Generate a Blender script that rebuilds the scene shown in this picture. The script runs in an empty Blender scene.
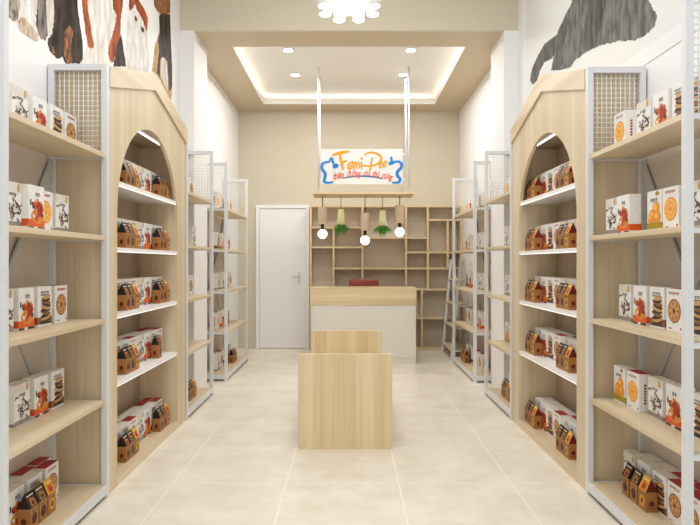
import bpy, bmesh, math, random
from mathutils import Vector, Matrix
C = bpy.context.scene.collection
PI = math.pi
rng = random.Random(7)

# ------------------------------------------------------------------ data (metres)
MURAL_LEFT = [
  ('kitten_print', 'tabby', 0, [(2.983, 2.902), (2.983, 2.653), (3.122, 2.685), (3.168, 2.693), (3.234, 2.699), (3.264, 2.733), (3.284, 2.806), (3.274, 3.048)]),
  ('kitten_print', 'furwhite', 1, [(3.274, 3.048), (3.274, 2.802), (3.254, 2.729), (3.244, 2.692), (3.274, 2.666), (3.355, 2.664), (3.419, 2.665), (3.463, 2.681), (3.463, 2.704), (3.441, 2.742), (3.43, 2.795), (3.452, 2.879), (3.463, 3.143)]),
  ('kitten_print', 'pawtan', 2, [(3.244, 2.708), (3.284, 2.741), (3.324, 2.752), (3.387, 2.738), (3.441, 2.719), (3.463, 2.704), (3.463, 2.681), (3.419, 2.665), (3.355, 2.664), (3.274, 2.666)]),
  ('collie_print', 'furgrey', 0, [(3.463, 3.143), (3.452, 2.861), (3.441, 2.776), (3.463, 2.716), (3.508, 2.704), (3.554, 2.715), (3.566, 2.743), (3.626, 2.778), (3.651, 2.873), (3.639, 3.231)]),
  ('collie_print', 'furlight', 1, [(3.543, 3.183), (3.554, 2.893), (3.566, 2.803), (3.578, 2.754), (3.626, 2.778), (3.651, 2.873), (3.639, 3.231)]),
  ('black_puppy_print', 'furblack', 0, [(3.626, 3.225), (3.651, 2.873), (3.626, 2.778), (3.578, 2.736), (3.578, 2.694), (3.614, 2.665), (3.688, 2.654), (3.727, 2.667), (3.753, 2.688), (3.792, 2.664), (3.833, 2.665), (3.888, 2.69), (4.004, 2.728), (4.049, 2.777), (4.049, 2.864), (4.019, 2.954), (3.974, 3.069), (3.945, 3.386)]),
  ('black_puppy_print', 'furbrown', 1, [(3.792, 2.866), (3.86, 2.925), (3.902, 2.896), (3.86, 2.764), (3.888, 2.696), (3.819, 2.667), (3.779, 2.704), (3.779, 2.798)]),
  ('black_puppy_print', 'furbrown', 1, [(3.602, 2.703), (3.639, 2.71), (3.663, 2.676), (3.626, 2.669)]),
  ('beagle_print', 'furwhite', 0, [(4.034, 3.43), (4.034, 3.161), (4.08, 3.045), (4.111, 2.887), (4.08, 2.814), (4.004, 2.748), (4.004, 2.721), (4.24, 2.799), (4.257, 2.84), (4.291, 2.816), (4.544, 2.9), (4.583, 2.981), (4.642, 3.118), (4.703, 3.297), (4.724, 3.778)]),
  ('beagle_print', 'rust', 1, [(4.019, 3.423), (4.034, 3.161), (4.064, 3.039), (4.111, 2.921), (4.126, 2.886), (4.191, 2.895), (4.224, 2.928), (4.174, 3.014), (4.126, 3.133), (4.095, 3.461)]),
  ('beagle_print', 'rust', 1, [(4.525, 3.678), (4.564, 3.332), (4.642, 3.311), (4.583, 3.187), (4.544, 3.112), (4.506, 3.067), (4.469, 2.964), (4.506, 2.917), (4.564, 2.921), (4.642, 3.056), (4.703, 3.179), (4.724, 3.345), (4.765, 3.481), (4.765, 3.799)]),
  ('beagle_print', 'furblack', 2, [(4.724, 3.195), (4.765, 3.124), (4.83, 2.978), (4.564, 2.891), (4.622, 3.018), (4.662, 3.11)]),
  ('calico_cat_print', 'furwhite', 0, [(4.895, 3.864), (4.895, 3.497), (4.851, 3.357), (4.83, 3.187), (4.808, 2.947), (5.358, 3.106), (5.385, 3.177), (5.358, 3.383), (5.332, 3.506), (5.358, 3.579), (5.254, 3.624), (5.129, 3.639), (5.08, 3.957)]),
  ('calico_cat_print', 'rust', 1, [(4.895, 3.864), (4.895, 3.456), (4.986, 3.511), (5.033, 3.572), (5.08, 3.534), (5.178, 3.523), (5.279, 3.477), (5.332, 3.444), (5.358, 3.579), (5.254, 3.624), (5.129, 3.639), (5.08, 3.957)]),
  ('calico_cat_print', 'furblack', 2, [(5.023, 3.468), (5.068, 3.474), (5.085, 3.455), (5.056, 3.431), (5.023, 3.443)]),
  ('calico_cat_print', 'furblack', 2, [(5.178, 3.437), (5.241, 3.448), (5.254, 3.423), (5.215, 3.399), (5.178, 3.411)]),
  ('shepherd_puppy_print', 'tan', 0, [(5.467, 4.152), (5.523, 3.775), (5.58, 3.753), (5.698, 3.755), (5.668, 3.563), (5.552, 3.408), (5.467, 3.149), (5.609, 3.148), (5.759, 3.099), (5.95, 3.007), (6.051, 3.024), (6.085, 3.165), (6.085, 3.347), (6.051, 3.538), (6.017, 3.827), (6.051, 4.445)]),
  ('shepherd_puppy_print', 'furbrown', 1, [(5.467, 4.152), (5.523, 3.775), (5.609, 3.756), (5.79, 3.784), (6.017, 3.907), (6.051, 4.445)]),
  ('shepherd_puppy_print', 'furblack', 2, [(5.668, 3.733), (5.79, 3.803), (6.017, 3.887), (6.051, 3.588), (6.085, 3.398), (6.085, 3.185), (5.983, 3.095), (5.95, 3.245), (5.918, 3.392), (5.79, 3.388), (5.698, 3.318), (5.698, 3.148), (5.609, 3.176), (5.639, 3.298), (5.668, 3.403), (5.639, 3.486), (5.698, 3.603)]),
  ('shepherd_puppy_print', 'furlight', 3, [(5.729, 3.348), (5.822, 3.389), (5.918, 3.373), (5.95, 3.245), (5.95, 3.086), (5.822, 3.127), (5.698, 3.186)]),
]
MURAL_RIGHT = [
  ('grey_cat_print', 'greyfur', 0, [(4.83, 3.831), (4.83, 3.493), (4.986, 3.453), (5.129, 3.4), (5.228, 3.334), (5.279, 3.177), (5.332, 3.106), (5.104, 3.033), (4.873, 2.984), (4.765, 3.004), (4.603, 2.996), (4.469, 2.979), (4.291, 2.952), (3.974, 2.87), (3.766, 2.793), (3.639, 2.777), (3.52, 2.79), (3.497, 2.839), (3.578, 2.945), (3.639, 3.049), (3.639, 3.231)]),
  ('grey_cat_print', 'greyfur_dark', 2, [(4.469, 3.649), (4.191, 3.509), (4.191, 3.23), (4.274, 3.095), (4.36, 2.97), (4.469, 2.986), (4.583, 3.004), (4.544, 3.157), (4.506, 3.33)]),
  ('grey_cat_print', 'greyfur_dark', 2, [(4.963, 3.435), (4.895, 3.375), (4.963, 3.303), (5.056, 3.203), (5.033, 3.078), (5.153, 3.058), (5.279, 3.098), (5.203, 3.238), (5.104, 3.374)]),
  ('grey_cat_print', 'greyfur_dark', 1, [(5.178, 3.368), (5.305, 3.381), (5.495, 3.406), (5.698, 3.366), (5.885, 3.303), (5.95, 3.205), (5.853, 3.136), (5.729, 3.138), (5.639, 3.204), (5.523, 3.241), (5.305, 3.204), (5.203, 3.238)]),
]
SIGN_STROKES = [
  ('orange', 0.0316, [(-0.3997, 0.1637), (-0.2944, 0.1953), (-0.189, 0.2122)]),
  ('orange', 0.0295, [(-0.3091, 0.1784), (-0.288, 0.0689), (-0.2628, -0.0428)]),
  ('orange', 0.0211, [(-0.288, 0.0646), (-0.2206, 0.0773)]),
  ('orange', 0.0190, [(-0.13, 0.0689), (-0.1721, 0.052), (-0.1932, 0.0056), (-0.1785, -0.0323), (-0.1511, -0.0112), (-0.13, 0.0689), (-0.1195, -0.0302)]),
  ('orange', 0.0169, [(-0.0963, -0.0302), (-0.0984, 0.0583), (-0.0836, 0.052), (-0.071, 0.0225), (-0.0689, -0.026)]),
  ('orange', 0.0169, [(-0.0689, 0.0309), (-0.0457, 0.0604), (-0.0352, 0.0267), (-0.0331, -0.0281)]),
  ('orange', 0.0169, [(-0.0078, 0.0583), (-0.0014, -0.026)]),
  ('orange', 0.0232, [(-0.0057, 0.1152), (-0.0014, 0.1089)]),
  ('orange', 0.0232, [(0.0133, 0.0141), (0.1271, 0.0077), (0.2114, 0.0351), (0.2641, 0.0815), (0.2746, 0.1279), (0.2325, 0.1742), (0.1482, 0.1995), (0.0807, 0.1911), (0.0386, 0.1637)]),
  ('orange', 0.0211, [(0.1482, 0.1194), (0.1313, 0.0309), (0.1124, -0.066)]),
  ('orange', 0.0169, [(0.2472, 0.0099), (0.2788, 0.0351), (0.281, 0.0604), (0.2599, 0.0583), (0.2451, 0.0225), (0.2557, -0.0154), (0.2915, -0.0007)]),
  ('orange', 0.0169, [(0.3083, 0.0183), (0.3421, 0.0478), (0.3442, 0.071), (0.3231, 0.0689), (0.3062, 0.033), (0.3168, -0.0049), (0.3547, 0.0141)]),
  ('blue', 0.0211, [(-0.4524, 0.0731), (-0.4271, 0.1194), (-0.404, 0.0646), (-0.3787, 0.0225)]),
  ('blue', 0.0379, [(-0.3787, 0.0056), (-0.3534, 0.0141)]),
  ('blue', 0.0253, [(-0.4587, 0.0668), (-0.5304, 0.0541), (-0.5578, 0.0162), (-0.5494, -0.0428), (-0.5093, -0.1039), (-0.5199, -0.1672), (-0.5262, -0.2051), (-0.484, -0.2262), (-0.4082, -0.2177)]),
  ('blue', 0.0295, [(0.3969, 0.0436), (0.4327, 0.0562)]),
  ('blue', 0.0190, [(0.4221, 0.0583), (0.4158, 0.1279)]),
  ('blue', 0.0274, [(0.4327, 0.0583), (0.5107, 0.0731), (0.5612, 0.0372), (0.5486, -0.0196), (0.498, -0.0787), (0.5064, -0.1313), (0.5402, -0.1756), (0.5149, -0.2199), (0.4348, -0.2241)]),
  ('deepblue', 0.0148, [(-0.2628, -0.1608), (-0.1047, -0.1377), (0.0428, -0.1334), (0.1903, -0.1461), (0.2873, -0.1693)]),
]
SIGN_WORDS = [
  ('thiên', (-0.3197, -0.1672), 10, 0.1517),
  ('đường', (-0.1131, -0.1377), 3, 0.1939),
  ('cho', (0.0681, -0.1292), -2, 0.0969),
  ('thú', (0.1945, -0.1419), -5, 0.1012),
  ('cưng', (0.3442, -0.1714), -14, 0.1517),
]


# ------------------------------------------------------------------ materials
def srgb(r, g, b):
    def f(c):
        c /= 255.0
        return c/12.92 if c <= 0.04045 else ((c+0.055)/1.055)**2.4
    return (f(r), f(g), f(b), 1.0)
MATS = {}
def newmat(name, rough=0.5, spec=0.5):
    m = bpy.data.materials.new(name); m.use_nodes = True
    b = m.node_tree.nodes['Principled BSDF']
    b.inputs['Roughness'].default_value = rough
    b.inputs['Specular IOR Level'].default_value = spec
    MATS[name] = m
    return m, m.node_tree.nodes, m.node_tree.links, b
def noise_mat(name, c1, c2, scale, stretch=(1,1,1), rough=0.5, spec=0.4, detail=4, metallic=0, lo=0.35, hi=0.65, bump=0):
    m, n, l, b = newmat(name, rough, spec)
    tc = n.new('ShaderNodeTexCoord'); mp = n.new('ShaderNodeMapping'); mp.inputs['Scale'].default_value = stretch
    no = n.new('ShaderNodeTexNoise'); no.inputs['Scale'].default_value = scale; no.inputs['Detail'].default_value = detail
    r = n.new('ShaderNodeValToRGB')
    r.color_ramp.elements[0].position = lo; r.color_ramp.elements[0].color = c1
    r.color_ramp.elements[1].position = hi; r.color_ramp.elements[1].color = c2
    l.new(tc.outputs['Object'], mp.inputs['Vector']); l.new(mp.outputs['Vector'], no.inputs['Vector'])
    l.new(no.outputs['Fac'], r.inputs['Fac']); l.new(r.outputs['Color'], b.inputs['Base Color'])
    b.inputs['Metallic'].default_value = metallic
    if bump:
        bp = n.new('ShaderNodeBump'); bp.inputs['Strength'].default_value = bump; bp.inputs['Distance'].default_value = 0.002
        l.new(no.outputs['Fac'], bp.inputs['Height']); l.new(bp.outputs['Normal'], b.inputs['Normal'])
    return m
def flat(name, c, rough=0.5, spec=0.4, var=0.04):
    d = tuple(max(0, x*(1-var)) for x in c[:3])+(1,)
    return noise_mat(name, d, c, 30, rough=rough, spec=spec, detail=2)
def emit(name, c, strength):
    m = bpy.data.materials.new(name); m.use_nodes = True
    n = m.node_tree.nodes; n.clear()
    e = n.new('ShaderNodeEmission'); o = n.new('ShaderNodeOutputMaterial')
    e.inputs['Color'].default_value = c; e.inputs['Strength'].default_value = strength
    m.node_tree.links.new(e.outputs[0], o.inputs['Surface']); MATS[name] = m
    return m
def wood(name, c1, c2, c3, axis, rough=0.42, scale=1.0):
    """plank wood: broad streaks plus fine grain, running along axis 0/1/2"""
    m, n, l, b = newmat(name, rough, 0.4)
    tc = n.new('ShaderNodeTexCoord')
    def layer(s_across, s_along, detail):
        mp = n.new('ShaderNodeMapping')
        s = [s_across]*3; s[axis] = s_along
        mp.inputs['Scale'].default_value = s
        no = n.new('ShaderNodeTexNoise'); no.inputs['Scale'].default_value = scale; no.inputs['Detail'].default_value = detail
        l.new(tc.outputs['Object'], mp.inputs['Vector']); l.new(mp.outputs['Vector'], no.inputs['Vector'])
        return no
    a = layer(9, 0.2, 2); g = layer(90, 1.2, 4)
    mx = n.new('ShaderNodeMath'); mx.operation = 'MULTIPLY_ADD'; mx.inputs[1].default_value = 0.35
    sc = n.new('ShaderNodeMath'); sc.operation = 'MULTIPLY'; sc.inputs[1].default_value = 0.65
    l.new(a.outputs['Fac'], sc.inputs[0]); l.new(g.outputs['Fac'], mx.inputs[0]); l.new(sc.outputs[0], mx.inputs[2])
    r = n.new('ShaderNodeValToRGB')
    r.color_ramp.elements[0].position = 0.34; r.color_ramp.elements[0].color = c1
    r.color_ramp.elements[1].position = 0.68; r.color_ramp.elements[1].color = c3
    e = r.color_ramp.elements.new(0.5); e.color = c2
    l.new(mx.outputs[0], r.inputs['Fac']); l.new(r.outputs['Color'], b.inputs['Base Color'])
    return m

OAK = (srgb(210,184,142), srgb(227,205,164), srgb(240,223,189))
wood('oak_upright', *OAK, 2)
wood('oak_across', *OAK, 0)
wood('oak_along', *OAK, 1)
PALE = (srgb(206,184,150), srgb(217,199,168), srgb(227,212,184))
wood('pale_oak_upright', *PALE, 2)
wood('pale_oak_along', *PALE, 1)
TAUPE_SHADED = (srgb(172,152,130), srgb(184,165,143), srgb(196,178,157))
wood('taupe_wood_shaded', *TAUPE_SHADED, 2)  # cabinet back and top wood, tone darkened to include the shade inside
wood('cubby_board', srgb(205,180,140), srgb(216,194,158), srgb(226,206,172), 0)
flat('cubby_back', srgb(212,201,184), 0.6)
flat('white_paint', srgb(240,240,240), 0.6, 0.3, 0.01)
flat('greige_paint', srgb(212,203,183), 0.6, 0.3, 0.015)
flat('greige_soffit_shade', srgb(207,191,166), 0.6, 0.3, 0.015)  # the greige again, browner and darker: shade on the underside put into the colour
flat('recess_paint', srgb(238,236,233), 0.6, 0.3, 0.01)
flat('taupe_panel', srgb(212,200,187), 0.55, 0.3, 0.02)
flat('white_metal', srgb(220,222,224), 0.35, 0.5, 0.01)
flat('wire_white', srgb(235,233,228), 0.4, 0.5, 0.01)
flat('grey_bar', srgb(196,192,188), 0.4, 0.5, 0.02)
flat('white_shelf', srgb(246,245,243), 0.3, 0.5, 0.01)
flat('white_lacquer', srgb(232,228,220), 0.3, 0.5, 0.01)
flat('door_white', srgb(240,240,240), 0.4, 0.4, 0.01)
flat('mural_white', srgb(243,242,242), 0.5, 0.3, 0.01)
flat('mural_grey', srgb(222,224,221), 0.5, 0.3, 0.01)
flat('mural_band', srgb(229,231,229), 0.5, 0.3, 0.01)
flat('sign_white', srgb(214,216,218), 0.35, 0.4, 0.01)
flat('sign_orange', srgb(242,154,8), 0.5); flat('sign_blue', srgb(10,124,204), 0.5)
flat('sign_deepblue', srgb(20,110,165), 0.5); flat('sign_red', srgb(220,86,44), 0.5)
noise_mat('chrome', srgb(190,190,190), srgb(205,205,205), 20, rough=0.25, metallic=1)
flat('black_plastic', srgb(28,26,24), 0.4); flat('cord_black', srgb(30,28,27), 0.6)
flat('cup_yellow', srgb(244,240,190), 0.5)
wood('cup_wood', srgb(206,180,150), srgb(216,192,163), srgb(226,206,180), 2)
noise_mat('leaf_green', srgb(30,96,22), srgb(92,158,48), 25, rough=0.5)
noise_mat('chair_leather', srgb(140,66,50), srgb(160,80,62), 18, rough=0.45)
flat('chair_grey', srgb(90,88,86), 0.4)
# fur prints: hair-like streaks
def fur(name, a, b, s=24): noise_mat(name, a, b, s, stretch=(1, 1.5, 0.55), rough=0.6, spec=0.2, detail=8, lo=0.38, hi=0.62)
fur('tabby', srgb(96,84,70), srgb(196,184,164)); fur('furwhite', srgb(212,204,196), srgb(240,238,236), 10)
fur('pawtan', srgb(176,148,122), srgb(226,208,188)); fur('furgrey', srgb(70,62,58), srgb(150,140,132), 10)
fur('furlight', srgb(196,184,166), srgb(228,222,212), 12); fur('furblack', srgb(16,12,10), srgb(72,54,44), 9)
fur('furbrown', srgb(92,54,30), srgb(172,116,70)); fur('rust', srgb(120,48,22), srgb(190,96,48), 8)
fur('tan', srgb(170,128,76), srgb(214,180,122)); fur('greyfur_dark', srgb(62,62,58), srgb(98,98,93), 12); fur('greyfur', srgb(84,84,80), srgb(124,124,118), 12)
# carton print colours
for nm, c in dict(box_white=(240,238,234), choc=(84,40,26), shard_cream=(226,220,206), box_grey=(150,142,134), ink=(70,74,72),
                  berry=(168,48,22), cherry=(206,84,40), toffee=(226,140,60), cream=(244,234,220), dark=(48,26,22), band_orange=(228,92,30),
                  wafer=(206,160,104), wafer_dark=(62,44,36), band_brown=(146,98,56), cookie=(206,150,92), cookie_rim=(120,72,38), cookie_lit=(226,178,122),
                  red=(176,26,34), apricot=(236,152,40), apricot_lit=(248,190,90), olive=(170,150,36), slice=(240,140,36), slice_lit=(252,196,96),
                  kraft=(168,116,62), kraft_dark=(122,78,38), roof_black=(30,20,16), roof_olive=(70,62,36), roof_yellow=(220,164,44), gable_red=(104,24,18),
                  cookie_mark=(104,34,18), pic=(190,108,50)).items():
    flat(nm, srgb(*c), 0.45, 0.4, 0.06)
emit('led_warm', (1.0, 0.93, 0.80, 1), 10)
emit('led_white', (1.0, 0.97, 0.93, 1), 3)
emit('led_shelf', (1.0, 0.97, 0.92, 1), 1.2)
emit('lamp_white', (1.0, 0.98, 0.95, 1), 7)
emit('bulb_glow', (1.0, 0.97, 0.92, 1), 5)
emit('downlight_glow', (1.0, 0.96, 0.9, 1), 10)
# floor: large cream tiles with pale joints
def floor_mat():
    m, n, l, b = newmat('floor_tile', 0.3, 0.45)
    tc = n.new('ShaderNodeTexCoord'); mp = n.new('ShaderNodeMapping')
    mp.inputs['Location'].default_value = (0.40+0.715*8, -3.80+0.722*8, 0)
    br = n.new('ShaderNodeTexBrick'); br.offset = 0; br.squash = 1
    br.inputs['Scale'].default_value = 1; br.inputs['Brick Width'].default_value = 0.715; br.inputs['Row Height'].default_value = 0.722
    br.inputs['Mortar Size'].default_value = 0.0055; br.inputs['Mortar Smooth'].default_value = 0.3
    br.inputs['Color1'].default_value = (0,0,0,1); br.inputs['Color2'].default_value = (0.3,0.3,0.3,1)
    no = n.new('ShaderNodeTexNoise'); no.inputs['Scale'].default_value = 3.4; no.inputs['Detail'].default_value = 9; no.inputs['Roughness'].default_value = 0.68
    r = n.new('ShaderNodeValToRGB')
    r.color_ramp.elements[0].position = 0.3; r.color_ramp.elements[0].color = srgb(224,213,194)
    r.color_ramp.elements[1].position = 0.7; r.color_ramp.elements[1].color = srgb(244,238,227)
    mx = n.new('ShaderNodeMixRGB'); mx.inputs['Color2'].default_value = srgb(247,243,235)
    l.new(tc.outputs['Object'], mp.inputs['Vector']); l.new(mp.outputs['Vector'], br.inputs['Vector'])
    l.new(tc.outputs['Object'], no.inputs['Vector']); l.new(no.outputs['Fac'], r.inputs['Fac'])
    l.new(r.outputs['Color'], mx.inputs['Color1']); l.new(br.outputs['Fac'], mx.inputs['Fac']); l.new(mx.outputs['Color'], b.inputs['Base Color'])
    return m
floor_mat()

# ------------------------------------------------------------------ mesh builder
class MB:
    def __init__(s): s.bm = bmesh.new(); s.mats = []
    def mi(s, mat):
        if mat not in s.mats: s.mats.append(mat)
        return s.mats.index(mat)
    def face(s, pts, mat):
        vs = [s.bm.verts.new(p) for p in pts]
        f = s.bm.faces.new(vs); f.material_index = s.mi(mat); return f
    def box(s, x0, x1, y0, y1, z0, z1, mat, M=None, bevel=0):
        x0, x1 = min(x0,x1), max(x0,x1); y0, y1 = min(y0,y1), max(y0,y1); z0, z1 = min(z0,z1), max(z0,z1)
        v = [s.bm.verts.new(((M @ Vector(p)) if M else p)) for p in
             [(x0,y0,z0),(x1,y0,z0),(x1,y1,z0),(x0,y1,z0),(x0,y0,z1),(x1,y0,z1),(x1,y1,z1),(x0,y1,z1)]]
        k = s.mi(mat); fs = []
        for q in ((3,2,1,0),(4,5,6,7),(0,1,5,4),(1,2,6,5),(2,3,7,6),(3,0,4,7)):
            f = s.bm.faces.new([v[i] for i in q]); f.material_index = k; fs.append(f)
        if bevel:
            es = list({e for f in fs for e in f.edges})
            bmesh.ops.bevel(s.bm, geom=es, offset=bevel, segments=2, affect='EDGES', profile=0.6)
        return s
    def prism(s, poly, a, b, axis, mat):
        """closed outline extruded along axis from a to b; poly in the two other axes in order"""
        def P(u, v, w):
            return {0:(w,u,v), 1:(u,w,v), 2:(u,v,w)}[axis]
        k = s.mi(mat)
        A = [s.bm.verts.new(P(u,v,a)) for u, v in poly]; B = [s.bm.verts.new(P(u,v,b)) for u, v in poly]
        fs = [s.bm.faces.new(A[::-1]), s.bm.faces.new(B)]
        for i in range(len(poly)):
            j = (i+1) % len(poly); fs.append(s.bm.faces.new([A[i],A[j],B[j],B[i]]))
        for f in fs: f.material_index = k
        return s
    def tube(s, pts, r, mat, n=10, caps=True):
        """pts list of (x,y,z) or (x,y,z,r)"""
        P = [Vector(p[:3]) for p in pts]; R = [p[3] if len(p) > 3 else r for p in pts]
        k = s.mi(mat); rings = []
        for i, p in enumerate(P):
            d = (P[min(i+1,len(P)-1)]-P[max(i-1,0)]).normalized()
            up = Vector((0,0,1)) if abs(d.z) < 0.9 else Vector((1,0,0))
            a = d.cross(up).normalized(); b = d.cross(a).normalized()
            rings.append([s.bm.verts.new(p+(a*math.cos(t)+b*math.sin(t))*R[i]) for t in [2*PI*q/n for q in range(n)]])
        for i in range(len(rings)-1):
            for q in range(n):
                f = s.bm.faces.new([rings[i][q],rings[i][(q+1)%n],rings[i+1][(q+1)%n],rings[i+1][q]]); f.material_index = k; f.smooth = True
        if caps:
            f = s.bm.faces.new(rings[0]); f.material_index = k
            f = s.bm.faces.new(rings[-1][::-1]); f.material_index = k
        return s
    def lathe(s, prof, mat, n=20, loc=(0,0,0)):
        k = s.mi(mat); rings = []
        for r, z in prof:
            rings.append([s.bm.verts.new((loc[0]+max(r,1e-4)*math.cos(2*PI*q/n), loc[1]+max(r,1e-4)*math.sin(2*PI*q/n), loc[2]+z)) for q in range(n)])
        for i in range(len(rings)-1):
            for q in range(n):
                f = s.bm.faces.new([rings[i][q],rings[i][(q+1)%n],rings[i+1][(q+1)%n],rings[i+1][q]]); f.material_index = k; f.smooth = True
        f = s.bm.faces.new(rings[0]); f.material_index = k
        f = s.bm.faces.new(rings[-1][::-1]); f.material_index = k
        return s
    def build(s, name, parent=None, recalc=True, tri=False):
        if recalc: bmesh.ops.recalc_face_normals(s.bm, faces=s.bm.faces[:])
        if tri: bmesh.ops.triangulate(s.bm, faces=s.bm.faces[:])
        me = bpy.data.meshes.new(name); s.bm.to_mesh(me); s.bm.free()
        for m in s.mats: me.materials.append(MATS[m])
        o = bpy.data.objects.new(name, me); C.objects.link(o)
        if parent: o.parent = parent
        return o
LABELS = {}
def tag(o, label, cat, group=None):
    o['label'] = label; o['category'] = cat
    if group: o['group'] = group
    return o
def thing(name, label, cat, loc=(0,0,0), rz=0, group=None):
    o = bpy.data.objects.new(name, None); C.objects.link(o); o.empty_display_size = 0.1
    o.location = loc; o.rotation_euler = (0,0,rz)
    return tag(o, label, cat, group)
def struct(o): o['kind'] = 'structure'; return o
def B(name, mat, x0, x1, y0, y1, z0, z1, parent=None, bevel=0):
    m = MB(); m.box(x0,x1,y0,y1,z0,z1,mat,bevel=bevel); return m.build(name, parent)

# ------------------------------------------------------------------ room shell
YB, YF = 9.78, -1.6          # back wall, open shop front behind the camera
ZT, ZS, ZR = 4.45, 3.867, 4.0
struct(B('floor', 'floor_tile', -1.95, 1.95, YF, YB+0.15, -0.12, 0))
struct(B('wall_left', 'white_paint', -1.95, -1.8, YF, YB, 0, ZT))
struct(B('wall_right', 'white_paint', 1.8, 1.95, YF, YB, 0, ZT))
struct(B('wall_back', 'greige_paint', -1.95, 1.95, YB, YB+0.15, 0, ZT))
struct(B('ceiling', 'white_paint', -1.95, 1.95, YF, YB+0.15, ZT, ZT+0.12))
struct(B('trim_1', 'greige_paint', -1.8, 1.8, 6.38, 6.42, ZS, ZT))              # beam face above the soffit
# soffit ring with the recess opening, and the recess lid
m = MB()
rx, ry0, ry1 = 1.325, 6.87, 9.34
e = 0.0125
for a in ((-1.8,1.8,6.42,ry0-e),(-1.8,1.8,ry1+e,YB),(-1.8,-rx-e,ry0-e,ry1+e),(rx+e,1.8,ry0-e,ry1+e)): m.box(*a, ZS, ZS+0.05, 'greige_soffit_shade')
for a in ((-rx-0.012,rx+0.012,ry0-0.012,ry0),(-rx-0.012,rx+0.012,ry1,ry1+0.012),(-rx-0.012,-rx,ry0,ry1),(rx,rx+0.012,ry0,ry1)): m.box(*a, ZS-0.001, ZS+0.075, 'recess_paint')
struct(m.build('trim_2'))
m = MB()
m.box(-1.8, 1.8, 6.42, YB, ZR+0.01, ZR+0.05, 'recess_paint')
struct(m.build('trim_3'))
for i, s in enumerate((-1, 1)):
    struct(B('trim_%d' % (4+i), 'white_paint', s*1.648, s*1.8, 6.38, 6.97, 0, ZS))   # pilasters
def recess_led(name, x0, x1, y0, y1, label):
    tag(B(name, 'led_warm', x0, x1, y0, y1, ZS+0.0505, ZS+0.066), label, 'light strip', 'cove light strips in the ceiling recess')
g = 0.11
recess_led('led_strip', -rx-g, -rx-g+0.025, ry0, ry1, 'warm light strip hidden in the left edge of the ceiling recess')
recess_led('led_strip', rx+g-0.025, rx+g, ry0, ry1, 'warm light strip hidden in the right edge of the ceiling recess')
recess_led('led_strip', -rx, rx, ry1+g-0.025, ry1+g, 'warm light strip hidden in the back edge of the ceiling recess')
recess_led('led_strip', -rx, rx, ry0-g, ry0-g+0.025, 'warm light strip hidden in the front edge of the ceiling recess')

# door in the back wall
d = thing('door_1', 'white flush door with thin frame in the beige back wall', 'door', (-1.08, YB, 0)); d['kind'] = 'structure'
m = MB()
m.box(-0.432,-0.377,-0.045,0,0,2.335,'door_white'); m.box(0.377,0.432,-0.045,0,0,2.335,'door_white'); m.box(-0.377,0.377,-0.045,0,2.28,2.335,'door_white')
m.build('door_frame', d)
leaf = B('door_leaf', 'door_white', -0.374, 0.374, -0.028, 0, 0.006, 2.277, d, 0.003)
h = B('handle_plate', 'white_metal', 0.25, 0.29, -0.036, -0.028, 1.04, 1.24, leaf, 0.003)
m = MB(); m.tube([(0.27,-0.036,1.17),(0.27,-0.075,1.17),(0.25,-0.08,1.17),(0.165,-0.08,1.17)], 0.009, 'grey_bar'); m.build('door_lever', leaf)

# ------------------------------------------------------------------ wall murals
def mural(name, label, side, data, y0, y1, z0, z1, back, band=None):
    r = thing(name, label, 'mural', (side*1.8, (y0+y1)/2, z0))
    oy = (y0+y1)/2
    b = MB(); b.box(0, -side*0.004, y0-oy, y1-oy, 0, z1-z0, back)
    b.build('backing_sheet', r)
    if band: B('pale_band', 'mural_band', -side*0.004, -side*0.0045, y0-oy, y1-oy, band[0]-z0, band[1]-z0, r)
    names = []
    for d in data:
        if d[0] not in names: names.append(d[0])
    seen = {}
    for nm in names:
        ps = [d for d in data if d[0] == nm]
        m = MB()
        for _, mat, lay, poly in ps:
            rgf = random.Random(len(poly)*7+lay); out = []
            for i in range(len(poly)):
                (a, b), (c, e) = poly[i], poly[(i+1) % len(poly)]
                L = math.hypot(c-a, e-b) or 1; k = max(1, int(L/0.014)) if b < 4.35 or e < 4.35 else 1
                for q in range(k):
                    u = q/k; j = rgf.uniform(-0.006, 0.006) if q else 0
                    out.append((a+(c-a)*u-(e-b)/L*j, b+(e-b)*u+(c-a)/L*j))
            poly = out
            x0 = -side*(0.0046); x1 = -side*(0.0052+0.0005*lay)
            m.prism([(p[0]-oy, p[1]-z0) for p in poly], x0, x1, 0, mat)
        m.build(nm, r, tri=True)
    return r
mural('wall_mural', 'photo mural of seated puppies and cats on the white left wall', -1, MURAL_LEFT, 2.2, 6.07, 2.1, 4.4, 'mural_white')
mural('wall_mural', 'photo mural of a climbing grey cat on the right wall', 1, MURAL_RIGHT, 2.2, 6.07, 2.6, 4.4, 'mural_grey', (2.6, 2.7))

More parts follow.
